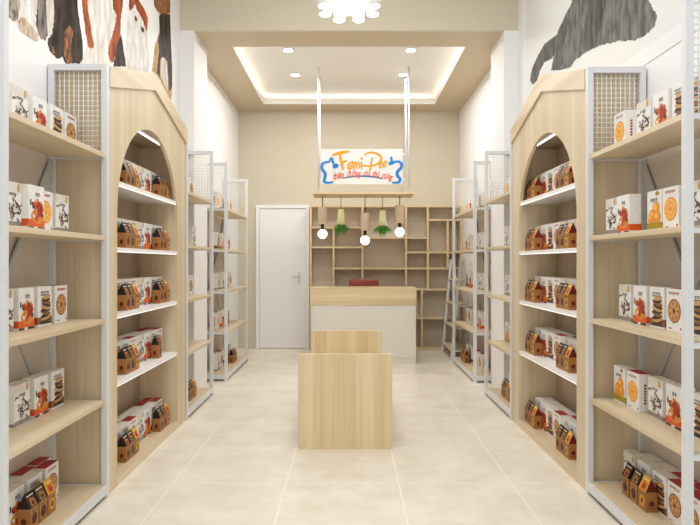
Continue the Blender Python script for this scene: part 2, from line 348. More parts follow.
# ------------------------------------------------------------------ racks
SH = [2.05, 1.56, 1.065, 0.585, 0.08]
XF, XB, PW = 1.437, 1.79, 0.036
def rack(side, y0, y1, label, brace=True, panel=True, XF=XF):
    r = thing('display_rack', label, 'rack', (side*1.62, (y0+y1)/2, 0), 0, 'white metal display racks along the walls')
    ox, oy = side*1.62, (y0+y1)/2
    TOP = 2.58
    def bx(name, mat, xa, xb, ya, yb, za, zb, par=r, bev=0):
        return B(name, mat, side*xa-ox, side*xb-ox, ya-oy, yb-oy, za, zb, par, bev)
    for ya in (y0, y1-PW):
        for xa in (XF, XB-PW): bx('post', 'white_metal', xa, xa+PW, ya, ya+PW, 0, TOP, bev=0.003)
        bx('top_rail', 'white_metal', XF+PW, XB-PW, ya, ya+PW, TOP-PW, TOP)
        for z in SH[:-1]: bx('side_rail', 'white_metal', XF+PW, XB-PW, ya+0.006, ya+PW-0.006, z-0.034, z-0.012)
        bx('side_rail', 'white_metal', XF+PW, XB-PW, ya+0.006, ya+PW-0.006, 0.02, 0.075)
        # wire grid above the top shelf
        m = MB(); yc = ya+PW*0.5
        xa, xb, za, zb = XF+PW, XB-PW, SH[0]-0.012, TOP-PW
        nx, nz = 10, 17
        for i in range(1, nx):
            x = xa+(xb-xa)*i/nx; m.tube([(side*x-ox, yc-oy-0.002, za),(side*x-ox, yc-oy-0.002, zb)], 0.003, 'wire_white', 5)
        for i in range(1, nz):
            z = za+(zb-za)*i/nz; m.tube([(side*xa-ox, yc-oy+0.002, z),(side*xb-ox, yc-oy+0.002, z)], 0.003, 'wire_white', 5)
        m.build('wire_grid', r)
    for z in SH: bx('shelf', 'pale_oak_along', XF+0.012, XB-0.036, y0+PW+0.001, y1-PW-0.001, z-0.028, z, bev=0.0015)
    bx('kick_rail', 'white_metal', XF, XF+0.012, y0+PW, y1-PW, 0.026, 0.079)
    if panel: bx('back_panel', 'taupe_panel', XB-0.010, XB+0.006, y0+PW, y1-PW, 0.03, 2.06)
    if brace:
        for k, (za, zb) in enumerate(((2.0,0.5),(0.5,2.0))):
            m = MB(); xx = XB-0.0165-0.0125*k
            L = math.hypot(y1-y0-2*PW, zb-za); a = math.atan2(zb-za, y1-y0-2*PW)
            M = Matrix.Translation((side*xx-ox, 0, (za+zb)/2)) @ Matrix.Rotation(a, 4, 'X')
            m.box(-0.006, 0.006, -L/2, L/2, -0.026, 0.026, 'grey_bar', M); m.build('cross_brace', r)
    return r
rack(-1, 2.50, 3.60, 'tall white metal rack with pale oak shelves, front left in the shop')
rack(1, 2.56, 3.648, 'tall white metal rack with pale oak shelves, front right in the shop')
rack(-1, 5.33, 6.37, 'short white rack bay just behind the left arched cabinet', False)
rack(1, 5.33, 6.37, 'short white rack bay just behind the right arched cabinet', False)
rack(-1, 7.08, 8.53, 'white rack farthest back along the left wall, near the door')
rack(1, 6.985, 8.43, 'white rack farthest back along the right wall, beside the ladder', XF=1.452)

# ------------------------------------------------------------------ arched cabinets
ASH = [1.915, 1.495, 1.075, 0.645]
AY = {-1:(3.605,5.32), 1:(3.655,5.32)}
def arch_cabinet(side, label):
    AY0, AY1 = AY[side]
    r = thing('arched_cabinet', label, 'cabinet', (side*1.6, (AY0+AY1)/2, 0), 0, 'house-shaped arched cabinets')
    ox, oy = side*1.6, (AY0+AY1)/2
    W = (AY1-AY0)/2; R = 0.655 if side > 0 else 0.665; spring = 1.70; base = 0.055; eave, peak = 2.575, 2.80
    xf, xfb, xb = 1.45, 1.475, 1.79
    oc = -0.045 if side < 0 else -0.01
    def bx(name, mat, xa, xb_, ya, yb, za, zb, par=r, bev=0):
        return B(name, mat, side*xa-ox, side*xb_-ox, ya, yb, za, zb, par, bev)
    top = lambda y: peak-(peak-eave)*abs(y)/W
    # front panel with arched opening
    m = MB(); n = 32
    inner = [(oc-R*math.cos(PI*i/n), spring+R*math.sin(PI*i/n)) for i in range(n+1)]
    for i in range(n):
        (a, za), (b, zb) = inner[i], inner[i+1]
        m.prism([(a,za),(b,zb),(b,top(b))]+([(0,top(0))] if a < -1e-6 and b > 1e-6 else [])+[(a,top(a))], side*xf-ox, side*xfb-ox, 0, 'pale_oak_upright')
    for s in (-1, 1):
        a, b = sorted((oc+s*R, s*W))
        m.prism([(a,0),(b,0),(b,top(b)),(a,top(a))], side*xf-ox, side*xfb-ox, 0, 'pale_oak_upright')
    m.box(side*xf-ox, side*xfb-ox, oc-R, oc+R, 0, base, 'pale_oak_along')
    bmesh.ops.remove_doubles(m.bm, verts=m.bm.verts[:], dist=1e-5)
    m.build('front_panel', r)
    # gable trim band
    m = MB(); w = 0.12
    for s in (-1, 1):
        poly = [(0,peak+0.004),(s*W,eave+0.004),(s*W,eave-w),(0,peak-w)]
        m.prism(poly, side*(xf-0.016)-ox, side*(xf-0.0005)-ox, 0, 'pale_oak_along')
    m.build('gable_trim', r)
    for s in (-1, 1):
        a, b = sorted((s*(W-0.02), s*W))
        bx('side_panel', 'pale_oak_upright', xfb+0.0005, xb, a, b, 0, eave-0.02)
        a, b = sorted((oc+s*(R+0.001), oc+s*(R+0.02)))
        bx('inner_jamb', 'pale_oak_upright', xfb+0.0005, xb-0.013, a, b, base+0.001, 2.3695)
        m = MB()
        m.prism([(0,peak-0.001),(s*W,eave-0.001),(s*W,eave-0.019),(0,peak-0.019)], side*(xfb+0.0005)-ox, side*xb-ox, 0, 'pale_oak_along')
        m.build('roof_panel', r)
    bx('back_panel', 'taupe_wood_shaded', xb-0.012, xb, -W+0.021, W-0.021, base, 2.55)
    bx('top_board', 'taupe_wood_shaded', xfb+0.0005, xb-0.013, -W+0.021, W-0.021, 2.37, 2.39)
    lt = B('light_tube', 'led_white', side*1.546-ox, side*1.554-ox, oc-0.60, oc+0.60, 2.360, 2.3695, r)
    bx('bottom_shelf', 'pale_oak_along', xfb+0.0005, xb-0.013, oc-R, oc+R, base-0.02, base)
    for z in ASH:
        sh = bx('shelf', 'white_shelf', xfb-0.02, xb-0.013, oc-R+0.0005, oc+R-0.0005, z-0.022, z, bev=0.001)
        bx('light_strip', 'led_shelf', xfb-0.016, xfb-0.004, oc-R+0.01, oc+R-0.01, z-0.029, z-0.0222, sh)
    return r
arch_cabinet(-1, 'house-shaped pale oak cabinet with arched opening on the left wall')
arch_cabinet(1, 'house-shaped pale oak cabinet with arched opening on the right wall')

# ------------------------------------------------------------------ cartons (local: front faces -Y, base at z=0)
EPS = 0.0007
def disc(m, cx, cz, rx, rz, mat, y, n=20, rot=0):
    pts = []
    for i in range(n):
        t = 2*PI*i/n; a, b = rx*math.cos(t), rz*math.sin(t)
        pts.append((cx+a*math.cos(rot)-b*math.sin(rot), y, cz+a*math.sin(rot)+b*math.cos(rot)))
    m.face(pts[::-1] if False else pts, mat)
def rectf(m, x0, x1, z0, z1, mat, y): m.face([(x0,y,z0),(x1,y,z0),(x1,y,z1),(x0,y,z1)], mat)
def side_rect(m, x, y0, y1, z0, z1, mat):
    m.face([(x,y0,z0),(x,y1,z0),(x,y1,z1),(x,y0,z1)], mat)
BW, BD, BH = 0.145, 0.066, 0.208
def stroke_poly(m, pts, w, mat, y):
    for i in range(len(pts)-1):
        (a, b), (c, d) = pts[i], pts[i+1]
        L = math.hypot(c-a, d-b) or 1; nx, nz = -(d-b)/L*w/2, (c-a)/L*w/2
        m.face([(a-nx,y,b-nz),(c-nx,y,d-nz),(c+nx,y,d+nz),(a+nx,y,b+nz)], mat)
def white_box(kind):
    rg = random.Random('box'+kind)
    m = MB(); m.box(-BW/2, BW/2, -BD/2, BD/2, 0, BH, 'box_white', bevel=0.0012)
    y = lambda k: -BD/2-EPS*k
    w2 = BW/2
    def band(z0, z1, mat):
        rectf(m, -w2, w2, z0, z1, mat, y(1))
        for s in (-1, 1): side_rect(m, s*(w2+EPS), -BD/2, BD/2, z0, z1, mat)
    def glyphs(z, n, mat, h=0.016, w=0.010, x0=None):
        gx = -(n*w*1.4)/2 if x0 is None else x0
        for i in range(n):
            a = gx+i*w*1.4
            rectf(m, a, a+w*0.3, z, z+h, mat, y(1)); rectf(m, a, a+w, z+h*0.7, z+h*0.9, mat, y(2)); rectf(m, a+w*0.55, a+w*0.85, z+h*0.05, z+h, mat, y(3))
    if kind == 'A':
        rectf(m, -w2, w2, 0.165, BH-0.001, 'shard_cream', y(1)); glyphs(0.145, 4, 'ink', 0.014, 0.011)
        rectf(m, -w2, w2, 0.004, 0.028, 'box_grey', y(1))
        for s in (-1, 1): side_rect(m, s*(w2+EPS), -BD/2, BD/2, 0.004, 0.02, 'box_grey')
        for i in range(24):
            cx, cz = rg.uniform(-0.055, 0.055), rg.uniform(0.035, 0.13); r0 = rg.uniform(0.010, 0.022); t0 = rg.uniform(0, 6.28)
            pts = [(cx+r0*math.cos(t0+t*0.45), cz+r0*math.sin(t0+t*0.45)) for t in range(5)]
            stroke_poly(m, pts, rg.uniform(0.004, 0.009), 'choc', y(2+i*0.1))
        for i in range(5): disc(m, rg.uniform(-0.05,0.05), rg.uniform(0.04,0.12), 0.012, 0.01, 'shard_cream', y(1), 9)
        disc(m, 0.045, 0.185, 0.012, 0.02, 'wafer', y(2), 10)
    elif kind == 'B':
        glyphs(0.155, 2, 'ink', 0.02, 0.015, -0.01); rectf(m, -0.06, -0.048, 0.11, 0.14, 'ink', y(1))
        disc(m, 0.008, 0.06, 0.06, 0.035, 'toffee', y(1.5), 16)
        for i in range(38):
            a = rg.uniform(0, 6.28); q = rg.uniform(0, 1)**0.55
            disc(m, 0.006+0.052*q*math.cos(a), 0.092+0.048*q*math.sin(a), rg.uniform(0.009,0.016), rg.uniform(0.008,0.014),
                 rg.choice(['berry','berry','cherry','cream','dark','toffee','berry']), y(2+i*0.08), 9, rg.uniform(0,3))
        band(0.012, 0.046, 'band_orange'); rectf(m, -w2, -w2*0.3, 0.0, 0.011, 'ink', y(1)); rectf(m, 0.01, w2, 0.0, 0.011, 'dark', y(1))
    elif kind == 'C':
        rectf(m, -0.045, 0.045, 0.16, 0.166, 'ink', y(1)); glyphs(0.17, 5, 'ink', 0.013, 0.012)
        z = 0.030; i = 0
        while z < 0.158:
            wd = 0.058-0.014*(z/0.16)
            disc(m, 0.008+rg.uniform(-0.006,0.006), z, wd, 0.0115, ['wafer_dark','wafer','wafer_dark','band_brown'][i % 4], y(2+i*0.15), 12, rg.uniform(-0.2,0.2))
            z += 0.0135; i += 1
        band(0.010, 0.048, 'band_brown'); rectf(m, -0.05, 0.06, 0.012, 0.022, 'wafer_dark', y(4))
    elif kind == 'D' or kind == 'F':
        outer, inner, lit = ('cookie_rim','cookie','cookie_lit') if kind == 'D' else ('slice','slice_lit','slice')
        disc(m, 0.0, 0.100, 0.058, 0.058, outer, y(1), 28); disc(m, 0.0, 0.100, 0.052, 0.052, inner, y(2), 28)
        for i in range(14):
            a = 2*PI*i/14; q = 0.028 if i % 2 else 0.036
            disc(m, q*math.cos(a), 0.100+q*math.sin(a), 0.007, 0.005, lit if i % 2 else outer, y(3), 7, a)
        disc(m, 0.0, 0.100, 0.012, 0.013, outer if kind == 'D' else 'slice', y(3), 12)
        glyphs(0.178, 6, 'red', 0.013, 0.011); rectf(m, -0.05, -0.02, 0.012, 0.017, 'red', y(1)); disc(m, 0.058, 0.018, 0.007, 0.007, 'red', y(1), 8)
        for s in (-1, 1):
            for i in range(7): side_rect(m, s*(w2+EPS), -0.006, 0.006, 0.045+i*0.016, 0.056+i*0.016, 'red')
        m.face([(-w2,-BD/2,BH+EPS),(w2,-BD/2,BH+EPS),(w2,BD/2,BH+EPS),(-w2,BD/2,BH+EPS)], 'red')
    elif kind == 'E':
        glyphs(0.150, 4, 'ink', 0.018, 0.013); disc(m, 0.03, 0.19, 0.02, 0.012, 'olive', y(1), 10)
        for i, (cx, cz, q) in enumerate(((0.018,0.115,0.036),(-0.020,0.078,0.036),(0.030,0.070,0.034),(-0.035,0.062,0.026))):
            disc(m, cx, cz, q, q*0.95, 'apricot', y(2+i*0.4), 18); disc(m, cx-0.008, cz+0.008, q*0.5, q*0.45, 'apricot_lit', y(2.2+i*0.4), 12)
        band(0.010, 0.044, 'olive')
    o = m.build('biscuit_box', recalc=False)
    return o
GW, GD, GB, GT = 0.078, 0.064, 0.106, 0.178
def gable_box(kind):
    """little house carton: ridge along X, gable ends at +-X, roof slope faces the aisle"""
    roof, gab, body = {'black':('roof_black','roof_black','kraft'), 'olive':('roof_olive','roof_black','kraft'), 'yellow':('roof_yellow','gable_red','kraft')}[kind]
    m = MB(); m.box(-GW/2, GW/2, -GD/2, GD/2, 0, GB, body)
    k = -0.002
    for s in (-1, 1):
        m.face([(s*GW/2,-GD/2,GB),(s*GW/2,GD/2,GB),(s*GW/2,0,GT)], gab)
        m.face([(-GW/2,s*GD/2,GB),(GW/2,s*GD/2,GB),(GW/2,0,GT),(-GW/2,0,GT)], roof)
        m.face([(s*(GW/2+EPS),-GD*0.42,0.02),(s*(GW/2+EPS),GD*0.42,0.02),(s*(GW/2+EPS),GD*0.42,0.024),(s*(GW/2+EPS),-GD*0.42,0.024)], 'kraft_dark')
        pts = [(s*(GW/2+EPS), 0.014*math.cos(2*PI*i/14), 0.045+0.016*math.sin(2*PI*i/14)) for i in range(14)]
        m.face(pts, 'cookie_mark')
    # picture on the slope facing the aisle
    def sl(x, t, lift=0.001): return (x, -GD/2*(1-t)-lift*0.9, GB+(GT-GB)*t+lift*0.45)
    pic = {'black':'pic','olive':'kraft','yellow':'cherry'}[kind]
    m.face([sl(-0.022,0.08), sl(0.026,0.08), sl(0.022,0.55), sl(-0.018,0.62)], pic)
    m.face([sl(-0.008,0.16,0.0018), sl(0.014,0.16,0.0018), sl(0.012,0.36,0.0018), sl(-0.008,0.40,0.0018)], 'dark' if kind != 'yellow' else 'berry')
    m.face([sl(-0.03,0.74), sl(0.03,0.74), sl(0.03,0.80), sl(-0.03,0.80)], 'cream')
    disc(m, 0.0, 0.050, 0.025, 0.029, {'black':'cookie_mark','olive':'dark','yellow':'roof_yellow'}[kind], -GD/2-EPS, 18)
    disc(m, 0.0, 0.050, 0.013, 0.015, {'black':'dark','olive':'cookie_mark','yellow':'cookie_mark'}[kind], -GD/2-2*EPS, 12)
    rectf(m, -0.026, 0.026, 0.084, 0.092, 'kraft_dark', -GD/2-EPS)
    return m.build('house_carton', recalc=False)
PROTO = {}
DESC = {'A':'chocolate-shard print white box', 'B':'fruit-and-nut box with orange band', 'C':'stacked-wafer box with brown band', 'D':'cookie-disc box with red top',
        'E':'apricot print box with olive band', 'F':'orange-slice box with red lettering'}
GDESC = {'black':'kraft house carton with black roof', 'olive':'kraft house carton with olive roof', 'yellow':'kraft house carton with yellow roof'}
ORD = ['first','second','third','fourth','fifth','sixth','seventh','eighth','ninth','tenth']
def place(kind, side, x, y, z, label, group):
    """x: distance of the carton's front face from the shop's axis"""
    g = kind in GDESC
    if kind not in PROTO:
        o = PROTO[kind] = gable_box(kind) if g else white_box(kind)
    else:
        o = PROTO[kind].copy(); C.objects.link(o)
    dd = GD if g else BD
    o.location = (side*(x+dd/2+0.002), y, z+0.0004)
    o.rotation_euler = (0, 0, side*-PI/2)
    tag(o, label, 'carton' if g else 'box', group)
    return o
SN = ['top','second','middle','fourth','bottom']
SIDE = {-1:'left', 1:'right'}
# rows of boxes: front racks. (y of centre, kind) near to far, from the photo
FRONT = {
 (-1,0):[(2.94,'A',1.61),(3.13,'B',1.61),(3.31,'C',1.61),(3.48,'D',1.61)], (-1,1):[(2.735,'A',1.53),(2.885,'B',1.50),(3.09,'F',1.56),(3.27,'A',1.56)],
 (-1,2):[(2.81,'A',1.61),(3.00,'B',1.61),(3.18,'C',1.61),(3.36,'D',1.61)], (-1,3):[(3.015,'A',1.64),(3.205,'B',1.64),(3.385,'C',1.64)],
 (1,0):[(2.72,'C',1.56),(2.86,'C',1.575),(3.01,'B',1.56),(3.185,'A',1.56),(3.44,'F',1.55)], (1,1):[(2.72,'A',1.56),(2.915,'F',1.56),(3.07,'E',1.56),(3.29,'B',1.50),(3.46,'A',1.51)],
 (1,2):[(2.715,'C',1.57),(2.90,'D',1.57),(3.065,'C',1.57),(3.245,'B',1.57),(3.42,'A',1.57)], (1,3):[(2.74,'C',1.60),(2.96,'B',1.60),(3.14,'A',1.60),(3.325,'F',1.57),(3.49,'E',1.57)],
}
for (s, k), row in FRONT.items():
    for i, (y, kd, x) in enumerate(row):
        place(kd, s, x, y, SH[k], '%s, %s from near end, %s shelf, %s front rack' % (DESC[kd], ORD[i], SN[k], SIDE[s]), 'boxes on the front racks')
# bottom shelves of the front racks: two rows of boxes, house cartons before them
BOT = {-1:([(2.95,'B'),(3.125,'C'),(3.305,'D')], [(2.89,'D'),(3.045,'C'),(3.20,'D'),(3.36,'D')], [(2.985,'black'),(3.073,'olive'),(3.162,'yellow')]),
        1:([(2.71,'D'),(2.86,'D'),(3.01,'D'),(3.165,'C'),(3.335,'B'),(3.50,'A')], [(2.80,'D'),(2.955,'D'),(3.11,'D'),(3.265,'A'),(3.43,'C')], [(3.205,'yellow'),(3.30,'olive'),(3.40,'black')])}
for s, (fr, bk, cs) in BOT.items():
    for i, (y, kd) in enumerate(fr):
        place(kd, s, 1.633, y, SH[4], '%s, %s from near end, front row, bottom shelf, %s front rack' % (DESC[kd], ORD[i], SIDE[s]), 'boxes on the front racks')
    for i, (y, kd) in enumerate(bk):
        place(kd, s, 1.703, y, SH[4], '%s, %s from near end, back row, bottom shelf, %s front rack' % (DESC[kd], ORD[i], SIDE[s]), 'boxes on the front racks')
    for i, (y, kd) in enumerate(cs):
        place(kd, s, 1.563, y, SH[4], '%s, %s from near end, bottom shelf, %s front rack' % (GDESC[kd], ORD[i], SIDE[s]), 'house cartons on the front racks')
# arched cabinets
AROW = {-1:['B','C','C','D','A','B','C','D'], 1:['A','B','B','A','D','C','B','A']}
ABACK = {-1:['D','C','D','A','A','B','D','D'], 1:['C','A','D','D','A','B','C','A']}
for s in (-1, 1):
    for k in range(5):
        z = (ASH+[0.055])[k]
        y0 = 3.915 if s < 0 else 3.93
        for i, kd in enumerate(AROW[s]):
            place(kd, s, 1.568, y0+0.151*i, z, '%s, %s from near end, front row, %s shelf, %s arched cabinet' % (DESC[kd], ORD[i], SN[k], SIDE[s]), 'boxes in the arched cabinets')
        if k >= 2:
            for i, kd in enumerate(ABACK[s]):
                place(kd, s, 1.640, y0+0.151*i, z, '%s, %s from near end, back row, %s shelf, %s arched cabinet' % (DESC[kd], ORD[i], SN[k], SIDE[s]), 'boxes in the arched cabinets')
        for which, yc in (('near', 4.07 if s < 0 else 4.13), ('far', 4.80 if s < 0 else 4.885)):
            cs = ['black','olive','yellow'] if s < 0 else ['yellow','olive','black']
            if s < 0 and k == 3 and which == 'far': cs = ['black']; yc = 4.76
            for i, kd in enumerate(cs):
                place(kd, s, 1.495, yc+0.088*i, z, '%s, in %s cluster, %s shelf, %s arched cabinet' % (GDESC[kd], which, SN[k], SIDE[s]), 'house cartons in the arched cabinets')
# rear racks
REAR = {
 (-1,'A'):[[(5.70,'B'),(5.88,'C'),(6.10,'D')],[(5.72,'B'),(5.90,'B'),(6.20,'A')],[(5.72,'A'),(5.90,'C'),(6.08,'D')],[(5.72,'B'),(5.90,'C')],[(5.72,'C'),(5.90,'D')]],
 (1,'A'):[[(5.72,'A'),(5.90,'A'),(6.08,'F')],[(5.72,'A'),(5.90,'B'),(6.10,'A')],[(5.72,'C'),(5.90,'B'),(6.08,'A')],[(5.72,'D'),(5.90,'F'),(6.08,'E')],[(5.76,'C'),(5.94,'B')]],
 (-1,'B'):[[(7.35,'F'),(7.62,'C'),(7.90,'C'),(8.12,'D')],[(7.35,'C'),(7.62,'E'),(8.00,'B')],[(7.35,'A'),(7.62,'A'),(7.90,'C'),(8.12,'D')],[(7.35,'F'),(7.62,'B'),(7.95,'C')],[(7.35,'A'),(7.55,'D'),(7.90,'C'),(8.10,'B')]],
 (1,'B'):[[(7.35,'C'),(7.62,'A'),(7.92,'B'),(8.14,'F')],[(7.35,'A'),(7.62,'E'),(8.00,'A'),(8.18,'B')],[(7.35,'A'),(7.62,'D'),(7.95,'B'),(8.15,'C')],[(7.35,'B'),(7.62,'B'),(7.98,'D'),(8.16,'F')],[(7.35,'D'),(7.58,'D'),(7.95,'C'),(8.14,'B')]],
}
RN = {'A':'%s rack behind arch', 'B':'farthest %s rack'}
for (s, q), rows in REAR.items():
    for k, row in enumerate(rows):
        for i, (y, kd) in enumerate(row):
            place(kd, s, 1.60, y, SH[k], '%s, %s from near end, %s shelf, %s' % (DESC[kd], ORD[i], SN[k], RN[q] % SIDE[s]), 'boxes on the rear racks')
    yc = 5.74 if q == 'A' else 7.90
    for i, kd in enumerate(['black','olive','yellow'] if s < 0 else ['yellow','olive','black']):
        place(kd, s, 1.51, yc+0.088*i, SH[4], '%s, bottom shelf, %s' % (GDESC[kd], RN[q] % SIDE[s]), 'house cartons on the rear racks')

# ------------------------------------------------------------------ middle display with two upright wood ends
t = thing('display_table', 'low oak display stand with two upright plank ends in mid-floor', 'display stand', (-0.028, 4.50, 0))
for y in (0.0, 1.53): B('end_panel', 'oak_upright', -0.352, 0.352, y, y+0.03, 0, 0.713, t, 0.0015)
for z in (0.12, 0.40): B('shelf', 'oak_along', -0.33, 0.33, 0.0305, 1.5295, z, z+0.025, t)
B('spine_panel', 'oak_along', -0.012, 0.012, 0.0305, 1.5295, 0.1455, 0.3995, t)

# ------------------------------------------------------------------ reception counter
t = thing('reception_counter', 'white reception counter with deep oak top band at the back', 'counter', (0.20, 8.3, 0))
B('front_panel', 'white_lacquer', -0.70, 0.70, 0.006, 0.026, 0.07, 0.808, t)
for s in (-1, 1): B('side_panel', 'white_lacquer', s*0.702, s*0.727, 0.004, 0.50, 0, 0.808, t, 0.001)
B('plinth', 'white_lacquer', -0.70, 0.70, 0.008, 0.03, 0, 0.0665, t)
m = MB(); m.box(-0.735, 0.735, 0, 0.03, 0.81, 1.05, 'oak_across'); m.box(-0.735, 0.735, 0.0301, 0.55, 1.02, 1.05, 'oak_across')
for s in (-1, 1): m.box(s*0.705, s*0.735, 0.0301, 0.55, 0.81, 1.0199, 'oak_along')
m.build('worktop', t)
B('inner_desk', 'oak_across', -0.70, 0.70, 0.03, 0.50, 0.72, 0.745, t)

# office chair behind it
t = thing('office_chair', 'red-brown chair whose back rises above the reception counter', 'chair', (0.22, 9.01, 0))
B('backrest', 'chair_leather', -0.22, 0.22, -0.075, -0.01, 0.60, 1.145, t, 0.02)
B('seat', 'chair_leather', -0.24, 0.24, -0.06, 0.36, 0.44, 0.52, t, 0.025)
for s in (-1, 1):
    m = MB(); m.tube([(s*0.25,0.28,0.46),(s*0.27,0.28,0.66),(s*0.27,-0.02,0.70)], 0.014, 'chair_grey'); m.build('armrest', t)
m = MB(); m.tube([(0,0.15,0.10),(0,0.15,0.44)], 0.025, 'chair_grey'); m.build('gas_column', t)
m = MB(); m.box(-0.03,0.03,-0.03,0.0,0.40,0.70,'chair_grey'); m.build('back_bracket', t)
m = MB()
for k in range(5):
    a = 2*PI*k/5+0.3; m.tube([(0,0.15,0.10),(0.27*math.cos(a),0.15+0.27*math.sin(a),0.062)], 0.016, 'chair_grey')
m.build('base_star', t)
for k in range(5):
    a = 2*PI*k/5+0.3; m = MB(); x, y = 0.27*math.cos(a), 0.15+0.27*math.sin(a)
    m.tube([(x-0.02,y,0.028),(x+0.02,y,0.028)], 0.028, 'black_plastic'); m.build('castor', t)

# ------------------------------------------------------------------ cubby bookcase on the back wall
CY0, CY1 = 9.50, YB-0.005
def bxp(x): return (x-349.0)*CY0/600
def bz(y): return 1.4+(262-y)*CY0/600
t = thing('cubby_bookcase', 'wide oak cubby bookcase with irregular empty compartments on back wall', 'bookcase', (0.58, CY0, 0))
ox = 0.58; TH = 0.030
def hb(xa, xb, z, name='shelf_board'): B(name, 'cubby_board', xa-ox+TH/2, xb-ox-TH/2, 0.001, CY1-CY0-0.012, z-TH/2, z+TH/2, t)
def vb(x, za, zb, name='upright_board'): B(name, 'cubby_board', x-ox-TH/2, x-ox+TH/2, 0, CY1-CY0-0.012, za, zb, t)
X0, X1, X2, X3, X4, X5, X6 = -0.605, -0.245, 0.214, 0.905, 1.25, 1.565, 1.78
Z0, ZTOP = 0.045, 2.29
H = dict(a=1.955, b=1.64, c=1.305, d=1.79, e=2.075, f=1.56, g=0.972, h=0.515)
vb(X0, 0, ZTOP-TH/2); vb(X6, 0, ZTOP-TH/2)
B('top_board', 'cubby_board', X0-ox-TH/2, X6-ox+TH/2, 0, CY1-CY0-0.012, ZTOP-TH/2+0.0002, ZTOP+TH/2, t)
B('base_board', 'cubby_board', X0-ox+TH/2, X6-ox-TH/2, 0.001, CY1-CY0-0.012, 0.0, Z0, t)
B('back_board', 'cubby_back', X0-ox-TH/2, X6-ox+TH/2, CY1-CY0-0.0115, CY1-CY0, 0, ZTOP+TH/2, t)
hb(X0, X2, H['a']); hb(X0, X2, H['b'])
vb(X1, H['b']+TH/2, H['a']-TH/2); vb(X1, H['g']+TH/2, H['b']-TH/2)
vb(X2, H['g']+TH/2, ZTOP-TH/2)
hb(X1, X2, H['c']); hb(X2, X3, H['c']); hb(X2, X3, H['d'])
vb(X3, H['g']+TH/2, ZTOP-TH/2); hb(X3, X4, H['d']); hb(X3, X4, H['f']); hb(X3, X4, H['c'])
vb(X4, H['g']+TH/2, ZTOP-TH/2); hb(X4, X6, H['e']); vb(X5, H['f']+TH/2, H['e']-TH/2); hb(X4, X6, H['f']); hb(X4, X6, H['c'])
vb(X5, H['c']+TH/2, H['f']-TH/2)
hb(X0, X6, H['g'])
XL = 1.155
vb(XL, Z0, H['g']-TH/2); hb(XL, X6, H['h']); hb(X2, XL, H['h']); vb(X2, Z0, H['g']-TH/2); hb(X0, X2, H['h'])

# ------------------------------------------------------------------ ladder shelf by the right wall
t = thing('ladder_shelf', 'white A-frame ladder shelf with oak steps in back right corner', 'ladder shelf', (1.62, 9.05, 0))
LY = (-0.46, 0.36); APX = 0.0
def legx(z): return -0.155+0.155*z/1.42
for y in LY:
    for s in (-1, 1):
        m = MB(); w, d = 0.018, 0.018
        pts = [(s*0.155-w, 0), (s*0.155+w, 0), (s*0.022+w*0.9, 1.42), (s*0.022-w*0.9, 1.42)]
        yo = y+(0.0005 if s > 0 else 0)
        m.prism(pts, yo-d, yo+d, 1, 'white_metal'); m.build('leg', t)
    B('head_plate', 'white_metal', -0.045, 0.045, y-0.019, y+0.019, 1.4205, 1.445, t)
for z in (1.15, 0.80, 0.475, 0.15):
    wx = 0.155-(0.155-0.022)*z/1.42
    B('step', 'pale_oak_along', -wx-0.02, wx+0.02, LY[0]+0.0195, LY[1]-0.0190, z-0.022, z, t)
for z in (1.15, 0.80, 0.475, 0.15):
    wx = 0.155-(0.155-0.022)*z/1.42
    m = MB()
    for y in LY: m.box(-wx+0.02, wx-0.02, y-0.010, y+0.010, z-0.030, z-0.012, 'white_metal')
    m.build('step_rail', t)

# ------------------------------------------------------------------ hanging plank with rods, sign, pendants, planters
HX, HY, HZ = 0.195, 8.24, 2.313
t = thing('hanging_plank', 'pale oak plank hung on four white rods above the counter', 'hanging shelf', (HX, HY, HZ))
B('plank', 'oak_across', -0.68, 0.68, -0.24, 0.24, 0, 0.026, t, 0.002)
for x in (-0.605, 0.605):
    for y in (-0.21, 0.21):
        m = MB(); m.tube([(x,y,0.0262),(x,y,ZR+0.0095-HZ)], 0.0115, 'white_metal', 12); m.build('hanging_rod', t)
s0 = (HX-0.015, 8.425)
t = thing('shop_sign', 'white shop sign with orange script name between blue bone outlines', 'sign', (HX-0.017, 8.43, 2.745))
B('sign_board', 'sign_white', -0.577, 0.577, -0.008, 0.004, -0.247, 0.247, t, 0.001)
def ribbon(m, pts, w, mat, y):
    # smooth the stroke, then lay a flat ribbon with round joints
    P = [Vector((p[0], p[1])) for p in pts]
    if len(P) > 2:
        out = []
        for i in range(len(P)-1):
            p0, p1, p2, p3 = P[max(i-1,0)], P[i], P[i+1], P[min(i+2,len(P)-1)]
            for q in range(5):
                u = q/5.0
                out.append(0.5*((2*p1)+(p2-p0)*u+(2*p0-5*p1+4*p2-p3)*u*u+(3*p1-p0-3*p2+p3)*u**3))
        P = out+[P[-1]]
    n = len(P)
    for i, p in enumerate(P):
        rr = w/2*(1.0 if n < 3 else 0.55+0.45*math.sin(PI*min(1,max(0.12,(i+0.5)/n))))
        disc(m, p.x, p.y, rr, rr, mat, y-0.00002*i, 10)
        if i < n-1:
            d = P[i+1]-p
            if d.length > 1e-6:
                nn = Vector((-d.y, d.x)).normalized()*rr
                m.face([(p.x-nn.x,y-0.00001,p.y-nn.y),(P[i+1].x-nn.x,y-0.00001,P[i+1].y-nn.y),(P[i+1].x+nn.x,y-0.00001,P[i+1].y+nn.y),(p.x+nn.x,y-0.00001,p.y+nn.y)], mat)
blues = [q for q in SIGN_STROKES if q[0] == 'blue']
